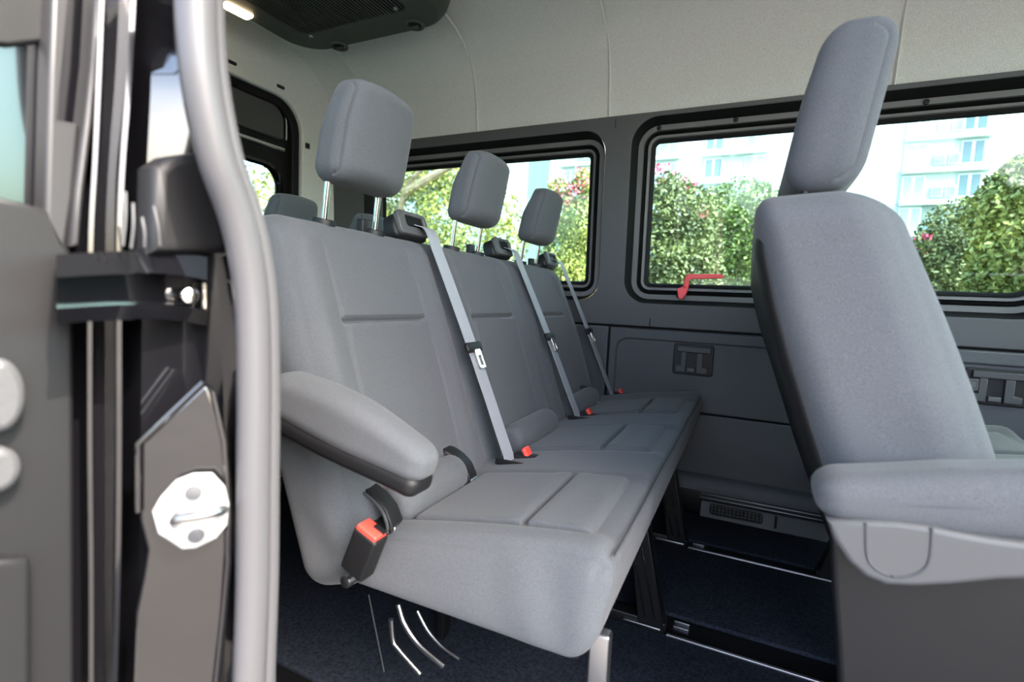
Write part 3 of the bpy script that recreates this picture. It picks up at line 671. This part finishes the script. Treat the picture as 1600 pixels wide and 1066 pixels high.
            lp_ = [(onY(u, vv, ys_)[0], onY(u, vv, ys_)[2]) for u, vv in ((1296, 790), (1299, 900), (1306, 1000), (1314, 1180), (1800, 1180), (1800, 790))]
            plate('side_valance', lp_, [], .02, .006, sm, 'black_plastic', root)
    if near_buckle:
        yb = y0 - .022
        a = onY(578, 838, yb); b = onY(560, 885, yb); d = (a - b) / np.linalg.norm(a - b); nx_ = np.cross(SY, d); fr_ = frame((a + b) / 2, nx_, SY, d); hl = np.linalg.norm(a - b) / 2 + .008
        P, Fq = rbox((.042, .030, hl * 2), .005, (1, 1, 2)); bk = obj('buckle', fr_(P), Fq, 'black_plastic', root); bk['label'] = 'black buckle housing with red release button'
        P, Fq = rbox((.036, .026, .010), .003, (1, 1, 1)); obj('buckle_button', frame(fr_(np.array([[-.001, 0, hl + .001]]))[0], nx_, SY, d)(P), Fq, 'red_button', bk)
        P, Fq = rbox((.020, .008, .003), .001, (1, 1, 1)); obj('buckle_slot', frame(fr_(np.array([[.008, .006, hl + .0065]]))[0], nx_, SY, d)(P), Fq, 'black_plastic', bk)
        p = onY(549, 903, y0 - .012); V, Fc = cyl(p + np.array([0, .02, 0]), p - np.array([0, .014, 0]), .0095, 20, .002); obj('buckle_bolt', V, Fc, 'steel', root)
    # under-frame --------------------------------------------------
    V, Fc = box(x0 - .50, x0 - .17, y0 + .06, y1 - .05, -.478, -.440, .004); obj('seat_frame', V, Fc, 'black_metal', root)
    for ly, two in legs:
        if not (y0 - .02 < ly < y1): continue
        lm = lambda P: np.stack([P[:, 0] + x0, ly + P[:, 2], P[:, 1]], 1)
        plate('leg', [(-.225, -.46), (-.185, -.46), (-.118, FLOOR - .004), (-.178, FLOOR - .004)], [], .045, .003, lm, 'black_metal', root)
        plate('leg', [(-.52, -.46), (-.47, -.46), (-.535, FLOOR - .004), (-.60, FLOOR - .004)], [], .045, .003, lm, 'black_metal', root)
        V, Fc = box(x0 - .60, x0 - .118, ly - .018, ly + .018, FLOOR - .006, FLOOR + .022, .004); obj('foot_rail', V, Fc, 'black_metal', root)
        V, Fc = box(x0 - .215, x0 - .128, ly - .024, ly - .014, FLOOR + .004, FLOOR + .010, .002); obj('foot_latch', V, Fc, 'steel', root)
        for dy_ in (.028, .050):
            V, Fc = box(x0 - .105, x0 - .070, ly + dy_ - .002, ly + dy_ + .002, FLOOR - .009, FLOOR - .003, .001); obj('rail_clip', V, Fc, 'steel', root)
        for s_ in (0, .022):
            V, Fc = tube([(x0 - .205 - s_, ly - .024, -.475), (x0 - .142 - s_, ly - .024, FLOOR + .03)], .0022, 8); obj('leg_edge', V, Fc, 'black_paint', root)
    if levers:
        for pts, r in (([(622, 945), (632, 975), (655, 1008), (694, 1042)], .0055), ([(652, 955), (668, 985), (690, 1010), (718, 1030)], .003), ([(611, 968), (614, 1000), (622, 1014), (657, 1054)], .005)):
            V, Fc = tube(smooth_path([onY(u, vv, .74) for u, vv in pts], 6), r, 10); obj('frame_tube', V, Fc, 'steel', root)
        V, Fc = tube([onY(576, 930, .74), onY(600, 1050, .74)], .0015, 8); obj('frame_rod', V, Fc, 'steel', root)
        pf = onY(935, 1050, .63); V, Fc = box(pf[0] - .016, pf[0] + .012, .630, .650, FLOOR - .004, -.44, .004); obj('leg', V, Fc, 'steel', root)
        V, Fc = box(x0 - .575, x0 - .555, .90, .93, FLOOR - .004, -.44, .004); obj('leg', V, Fc, 'black_metal', root)
    return root

bench = make_bench('grey fabric three seat bench with belts hanging down its backrest', 0., .557, 1.918, (.77, 1.2075, 1.645), (.784, 1.232, 1.682), True,
                   belts=((.985, .985), (1.455, 1.475), (1.885, 1.905)), arm=((-.625, .525, -.150), (-.352, .530, -.222), .062, .066, 'slim'),
                   guides=(.612, .850, 1.755), near_buckle=True, levers=True, legs=((1.185, True), (1.655, True)))
front_bench = make_bench('grey fabric seat with tall backrest and padded armrest over grey pivot cover', .833, .69, 1.925, (.89, 1.30, 1.71), (.906, 1.315, 1.725), False,
                   arm=(tuple(onY(1276, 784, .6025) + np.array([0, .0375, 0])), tuple(onY(1276, 780, .6025) * 0 + onY(1780, 806, .6025) + np.array([0, .0375, 0])), .075, .060, 'deep'), legs=((1.185, True), (1.655, True)), rolls=False, hr=(-.739, .092, .238, .286, .15, .004), Lx=.03, T=.15)
rear_bench = make_bench('rear bench in shadow behind the three seat bench, headrests lowered', -.80, .45, 1.90, (.70, 1.15, 1.60), (.78, 1.30, 1.70), False, hr_drop=.058, rolls=False)

# ================================================================== ROOF UNIT
AZ = .955
ac = thing('roof_air_unit', 'dark roof ventilation unit with slatted grille and lit reading lamp', 'air vent', (-1.33, .95, 1.06))
ho = rrect(-1.72, -1.0, .32, 1.585, [.10, .10, .13, .13], 10)
ho_grille = rrect(-1.605, -1.115, .45, 1.452, .03, 6)
gm_ = lambda zc: (lambda P: np.stack([P[:, 0], P[:, 1], zc - P[:, 2]], 1))
def ring3(l, z, s): cx_, cy_ = -1.36, .95; return [(cx_ + (a - cx_) * s, cy_ + (b - cy_) * (1 - (1 - s) * .55), z) for a, b in l]
v, f = loft([ring3(ho, 1.085, 1.06), ring3(ho, 1.02, 1.045), ring3(ho, .985, 1.02), ring3(ho, .965, .985), ring3(ho, .957, .95)]); obj('housing_rim', v, f, 'ac', ac)
plate('housing', ring3(ho, 0, .952) and [(p[0], p[1]) for p in ring3(ho, 0, .952)], [ho_grille], .016, .003, gm_(.964), 'ac', ac)
v, f = box(-1.62, -1.10, .44, 1.46, .985, .99, .001); obj('grille_back', v, f, 'rubber', ac)
sv, sf = box(-.0028, .0028, .45, 1.452, .957, .982, .001)
Vs, Fs = [], []
for i in range(38):
    x = -1.60 + i * .013; b0 = len(Vs); Vs += [(p[0] + x, p[1], p[2]) for p in sv]; Fs += [tuple(int(t) + b0 for t in q) for q in sf]
s_ = obj('grille_slats', Vs, Fs, 'ac_slat', ac); s_['kind'] = 'stuff'
for (u, vv) in ((530, 73), (648, 40)):
    p = onZ(u, vv, .953)
    V, Fc = tube([(p[0] + .030 * math.cos(t), p[1] + .030 * math.sin(t), .955) for t in np.linspace(0, 2 * math.pi, 30)], .006, 8, caps=False); kn = obj('nozzle_ring', V, Fc, 'ac', ac)
    V, Fc = cyl((p[0], p[1], .965), (p[0], p[1], .950), .020, 20, .004); obj('nozzle', V, Fc, 'black_plastic', kn)
    V, Fc = box(p[0] - .016, p[0] + .016, p[1] - .003, p[1] + .003, .944, .952, .002); obj('nozzle_fin', V, Fc, 'ac', kn)
a = onZ(348, 5, .953); b = onZ(392, 28, .953); d = (b - a); ln = np.linalg.norm(d); d /= ln
P, Fq = rbox((ln, .050, .014), (.012, .016, .006), (6, 2, 1)); lp_ = obj('reading_lamp', frame((a + b) / 2, d, np.cross((0, 0, 1), d), (0, 0, 1))(P), Fq, 'lamp', ac); lp_['label'] = 'warm lit reading lamp'
for (u, vv) in ((486, 57), (618, 14)):
    p = onZ(u, vv, .955); V, Fc = cyl((p[0], p[1], .960), (p[0], p[1], .953), .008, 14, .002); obj('grille_screw', V, Fc, 'steel', ac)

# ================================================================== OUTSIDE
GZ = -1.35
v, f = [(-90, -40, GZ), (90, -40, GZ), (90, 120, GZ), (-90, 120, GZ)], [(0, 1, 2, 3)]
tag(obj('ground', v, f, 'concrete', smooth=False), 'pale concrete paving outside the van', kind='structure')

def foliage(lumps, n, size, seed, zsq=1.):
    if size < .15: size *= .5; n = int(n * 3.2)
    r = np.random.default_rng(seed); vols = np.array([l[3] ** 2 for l in lumps]); vols = vols / vols.sum()
    idx = r.choice(len(lumps), n, p=vols); C = np.array([l[:3] for l in lumps])[idx]; R = np.array([l[3] for l in lumps])[idx]
    d = r.normal(size=(n, 3)); d /= np.linalg.norm(d, axis=1, keepdims=True); rad = R * (.55 + .5 * r.random(n) ** .6)
    P = C + d * rad[:, None] * np.array([1, 1, zsq])
    a = r.normal(size=(n, 3)) + d * .6; a /= np.linalg.norm(a, axis=1, keepdims=True); b = np.cross(a, r.normal(size=(n, 3))); b /= np.linalg.norm(b, axis=1, keepdims=True); c = np.cross(a, b)
    s = size * (.6 + .8 * r.random(n))[:, None]
    V = np.stack([P - b * s, P + c * s * .55 + a * s * .15, P + b * s, P - c * s * .55 + a * s * .15], 1).reshape(-1, 3)
    return V, np.arange(4 * n).reshape(n, 4)
def tree(label, name, lumps, n, size, m, seed, group=None, blossoms=0, bl_lumps=None, stems=None, cat='tree'):
    lu = np.array(lumps); cx_, cy_ = lu[:, 0].mean(), lu[:, 1].mean()
    t = thing(name, label, cat, (cx_, cy_, GZ), group)
    V, Fq = foliage(lumps, n, size, seed); fo = obj('foliage', V, Fq, m, t, smooth=False); fo['kind'] = 'stuff'
    if blossoms:
        V, Fq = foliage(bl_lumps, blossoms, size * .9, seed + 1); bo = obj('blossom', V, Fq, 'blossom', t, smooth=False); bo['kind'] = 'stuff'
    for l in (stems or [[(cx_, cy_, GZ - .1), (cx_ + .1, cy_, GZ + (lu[0][2] - GZ) * .5), tuple(lu[0][:3])]]):
        k_ = len(l); V, Fc = tube(smooth_path(l, 4), np.linspace(.11, .04, (k_ - 1) * 4 + 1), 8); obj('trunk', V, Fc, 'bark', t)
    return t
def L_(u, v, y, r): p = onY(u, v, y); return (p[0], p[1], p[2], r)
# trees beyond the far side, depth from their usual size
tree('olive flowering tree with pink blossom on its crown outside the wide window', 'flowering_tree',
     [L_(1040, 330, 9, .55), L_(1075, 340, 9.2, .55), L_(1030, 390, 9, .7), L_(1070, 400, 9, .6), L_(1050, 430, 8.8, .6), L_(1085, 440, 9, .5), L_(1050, 300, 9.2, .35), L_(1040, 480, 9, .7)], 5200, .075, 'leaf_dark', 1,
     blossoms=60, bl_lumps=[L_(1035, 275, 9.1, .22), L_(1078, 285, 9.2, .18), L_(1098, 330, 9.1, .12)])
tree('yellow green shrub tree in the middle of the wide window', 'shrub_tree',
     [L_(1120, 335, 11, .55), L_(1160, 330, 11, .65), L_(1110, 370, 11, .5), L_(1150, 380, 11, .8), L_(1190, 350, 11, .7), L_(1180, 420, 11, .8), L_(1130, 430, 11, .6), L_(1220, 400, 11, .9), L_(1260, 420, 11, .9)], 6000, .085, 'leaf_green', 2)
tree('dark leafy tree partly behind the tall right hand seat', 'leafy_tree',
     [L_(1500, 365, 8, .42), L_(1470, 410, 8, .45), L_(1520, 400, 8.2, .5), L_(1490, 450, 8, .5), L_(1450, 440, 8, .45), L_(1420, 430, 8.3, .4), L_(1540, 350, 8.2, .3)], 5200, .055, 'leaf_dark', 3,
     blossoms=10, bl_lumps=[L_(1445, 385, 7.8, .15)])
tree('bright yellow green tree at the front edge of the wide window', 'bright_tree',
     [L_(1570, 335, 6, .28), L_(1600, 310, 6, .32), L_(1580, 400, 5.9, .30), L_(1575, 440, 5.9, .30), L_(1545, 445, 5.9, .2), L_(1640, 380, 6, .5), L_(1610, 285, 6, .25)], 6000, .055, 'leaf_yellow', 4)
tree('pink blossoming bush seen past the last headrest', 'blossom_bush',
     [L_(890, 400, 8, .5), L_(915, 360, 8, .45), L_(870, 430, 8, .4), L_(905, 440, 8, .5), L_(885, 340, 8.2, .35), L_(930, 320, 8.2, .35), L_(875, 300, 8.2, .22), L_(915, 285, 8.2, .22)], 5200, .06, 'leaf_yellow', 5,
     blossoms=110, bl_lumps=[L_(885, 308, 8, .26), L_(905, 300, 8, .25), L_(915, 275, 8, .2), L_(870, 280, 8, .16), L_(880, 350, 7.9, .12), L_(925, 330, 7.9, .15)])
tree('spreading tree with pale branches seen past the bench headrests', 'spreading_tree',
     [L_(650, 270, 10, .7), L_(690, 265, 10.4, .6), L_(720, 290, 10.4, .5), L_(650, 330, 10.4, .6), L_(690, 340, 10, .6), L_(780, 330, 10, .5), L_(790, 380, 10, .5), L_(740, 400, 10, .7), L_(690, 400, 10, .7), L_(600, 260, 10, .9), L_(560, 330, 10, .9), L_(600, 360, 10, .7), L_(640, 390, 10, .6)], 5600, .09, 'leaf_yellow', 6,
     stems=[[tuple(onY(640, 480, 10)), tuple(onY(622, 380, 10)), tuple(onY(632, 300, 9.6)), tuple(onY(665, 258, 9.4))], [tuple(onY(632, 300, 9.6)), tuple(onY(700, 262, 9.6)), tuple(onY(740, 240, 9.6))]])
def B_(u, v, x, r): p = onX(u, v, x); return (p[0], p[1], p[2], r)
tree('sparse yellow tree outside the rear door window', 'yellow_tree',
     [B_(400, 280, -8, .5), B_(430, 300, -8, .5), B_(410, 330, -8.4, .5), B_(440, 340, -8, .4), B_(380, 300, -8, .6), B_(360, 260, -8.2, .6)], 330, .085, 'leaf_yellow', 8)
# trees on the door side, behind the photographer: they show in the black paint
for i, (x, y, s) in enumerate(((-11, -15, 2.2), (-3, -18, 2.6), (5, -16, 2.3), (12, -14, 2.2))):
    tree(['broad tree across the paving near the rear of the van', 'tallest tree across the paving', 'round tree across the paving opposite the door', 'broad tree across the paving near the front of the van'][i], 'street_tree',
         [(x, y, 1.6, s * .7), (x + s * .5, y, 1.0, s * .6), (x - s * .5, y, 1.1, s * .6), (x, y + .3, .2, s * .5)], 2500, .22, 'leaf_green', 20 + i, group='trees on the door side')

tree('unseen tree added to shade the sliding door', 'added_shade_tree', [(-.9, -2.5, 3.7, 1.3), (1.0, -2.7, 3.9, 1.4), (.1, -3.6, 4.3, 1.5), (-2.6, -2.6, 3.9, 1.3)], 3000, .2, 'leaf_green', 31,  # added out of view to cut high sky light at the door
     stems=[[(-.6, -4.6, GZ - .1), (-.5, -4.4, 1.2), (-.3, -3.8, 3.6)], [(-.5, -4.4, 1.2), (.5, -3.4, 2.8), (1.0, -2.8, 3.6)]])
# apartment block
BY = 60.
bl = thing('apartment_building', 'pale apartment block with rows of windows beyond the trees', 'building', (0, BY, GZ))
def bx(u, v): p = onY(u, v, BY); return p[0], p[2]
def slab(name, u0, v0, u1, v1, y0, y1, m, par=bl):
    xa, _ = bx(u0, 300); xb, _ = bx(u1, 300); um = (u0 + u1) / 2; _, za = bx(um, v1); _, zb = bx(um, v0)
    V, Fc = box(xa, xb, BY + y0, BY + y1, za, zb, .02); return obj(name, V, Fc, m, par, smooth=False)
V, Fc = box(-75, 45, BY, BY + 12, GZ, 34, .05); obj('wall', V, Fc, 'facade', bl, smooth=False)
FH = 2.95
def bay(u0, u1, m, zs=range(10), depth=.25):
    xa, _ = bx(u0, 300); xb, _ = bx(u1, 300)
    V, Fc = box(xa, xb, BY - depth, BY + .3, GZ, 33, .02); obj('bay_wall', V, Fc, m, bl, smooth=False)
_, zref = bx(1110, 281)      # sill of a window row
z0r = zref - FH * 3
def win_at(u0, u1, lo, hi, rows, m, y=-.26, mull=1, frame_m='facade'):
    xa, _ = bx(u0, 300); xb, _ = bx(u1, 300)
    for r in rows:
        za, zb = z0r + FH * r + lo, z0r + FH * r + hi
        V, Fc = box(xa, xb, BY + y - .10, BY + y + .06, za, zb, .02); fo = obj('window_frame', V, Fc, frame_m, bl, smooth=False)
        k = mull + 1; wv = (xb - xa) / k
        for j in range(k):
            V, Fc = box(xa + j * wv + .12, xa + (j + 1) * wv - .12, BY + y - .13, BY + y - .08, za + .12, zb - .12, .01); obj('pane', V, Fc, m, fo, smooth=False)
def ledges(u0, u1, rows, m='ledge'):
    xa, _ = bx(u0, 300); xb, _ = bx(u1, 300)
    for r in rows:
        V, Fc = box(xa, xb, BY - .75, BY + .1, z0r + FH * r - .55, z0r + FH * r - .15, .03); obj('ledge', V, Fc, m, bl, smooth=False)
def acs(us, rows):
    for u in us:
        x, _ = bx(u, 300)
        for r in rows:
            V, Fc = box(x - .42, x + .42, BY - .55, BY - .2, z0r + FH * r + .15, z0r + FH * r + 1.1, .03); a_ = obj('air_conditioner', V, Fc, 'ledge', bl, smooth=False)
            V, Fc = box(x - .33, x + .33, BY - .58, BY - .53, z0r + FH * r + .23, z0r + FH * r + 1.02, .01); obj('air_grille', V, Fc, 'facade_dark', a_, smooth=False)
R = range(1, 8)
bay(1024, 1060, 'facade_green'); win_at(1026, 1056, .1, 2.0, R, 'bpane_pale'); ledges(1022, 1060, R)
bay(1095, 1196, 'facade_green'); win_at(1098, 1126, .1, 2.2, R, 'bpane'); win_at(1160, 1192, .1, 2.2, R, 'bpane_pale'); ledges(1094, 1197, R)
bay(1404, 1540, 'facade_green'); win_at(1406, 1442, .1, 2.2, R, 'bpane_pale'); acs((1461, 1482), R); win_at(1492, 1530, .1, 2.2, R, 'bpane'); ledges(1404, 1542, R)
V, Fc = box(bx(1442, 300)[0], bx(1486, 300)[0], BY - .4, BY, z0r + FH * 1.2, z0r + FH * 1.95, .02); obj('louvre_panel', V, Fc, 'facade_dark', bl, smooth=False)
bay(826, 858, 'facade_dark'); bay(876, 925, 'facade_green'); win_at(884, 900, .2, 2.0, R, 'bpane_pale'); acs((908, 919), R); ledges(876, 940, R)
bay(740, 784, 'facade_green'); win_at(748, 776, .1, 2.0, R, 'bpane_pale'); bay(640, 700, 'facade_green'); win_at(650, 690, .1, 2.0, R, 'bpane'); ledges(640, 784, R)
for r in R:
    for (ua, ub) in ((1062, 1094), (1198, 1402), (786, 824), (860, 874)):
        V, Fc = box(bx(ua, 300)[0], bx(ub, 300)[0], BY - .03, BY + .1, z0r + FH * r - .36, z0r + FH * r - .30, .005); obj('joint_band', V, Fc, 'ledge', bl, smooth=False)
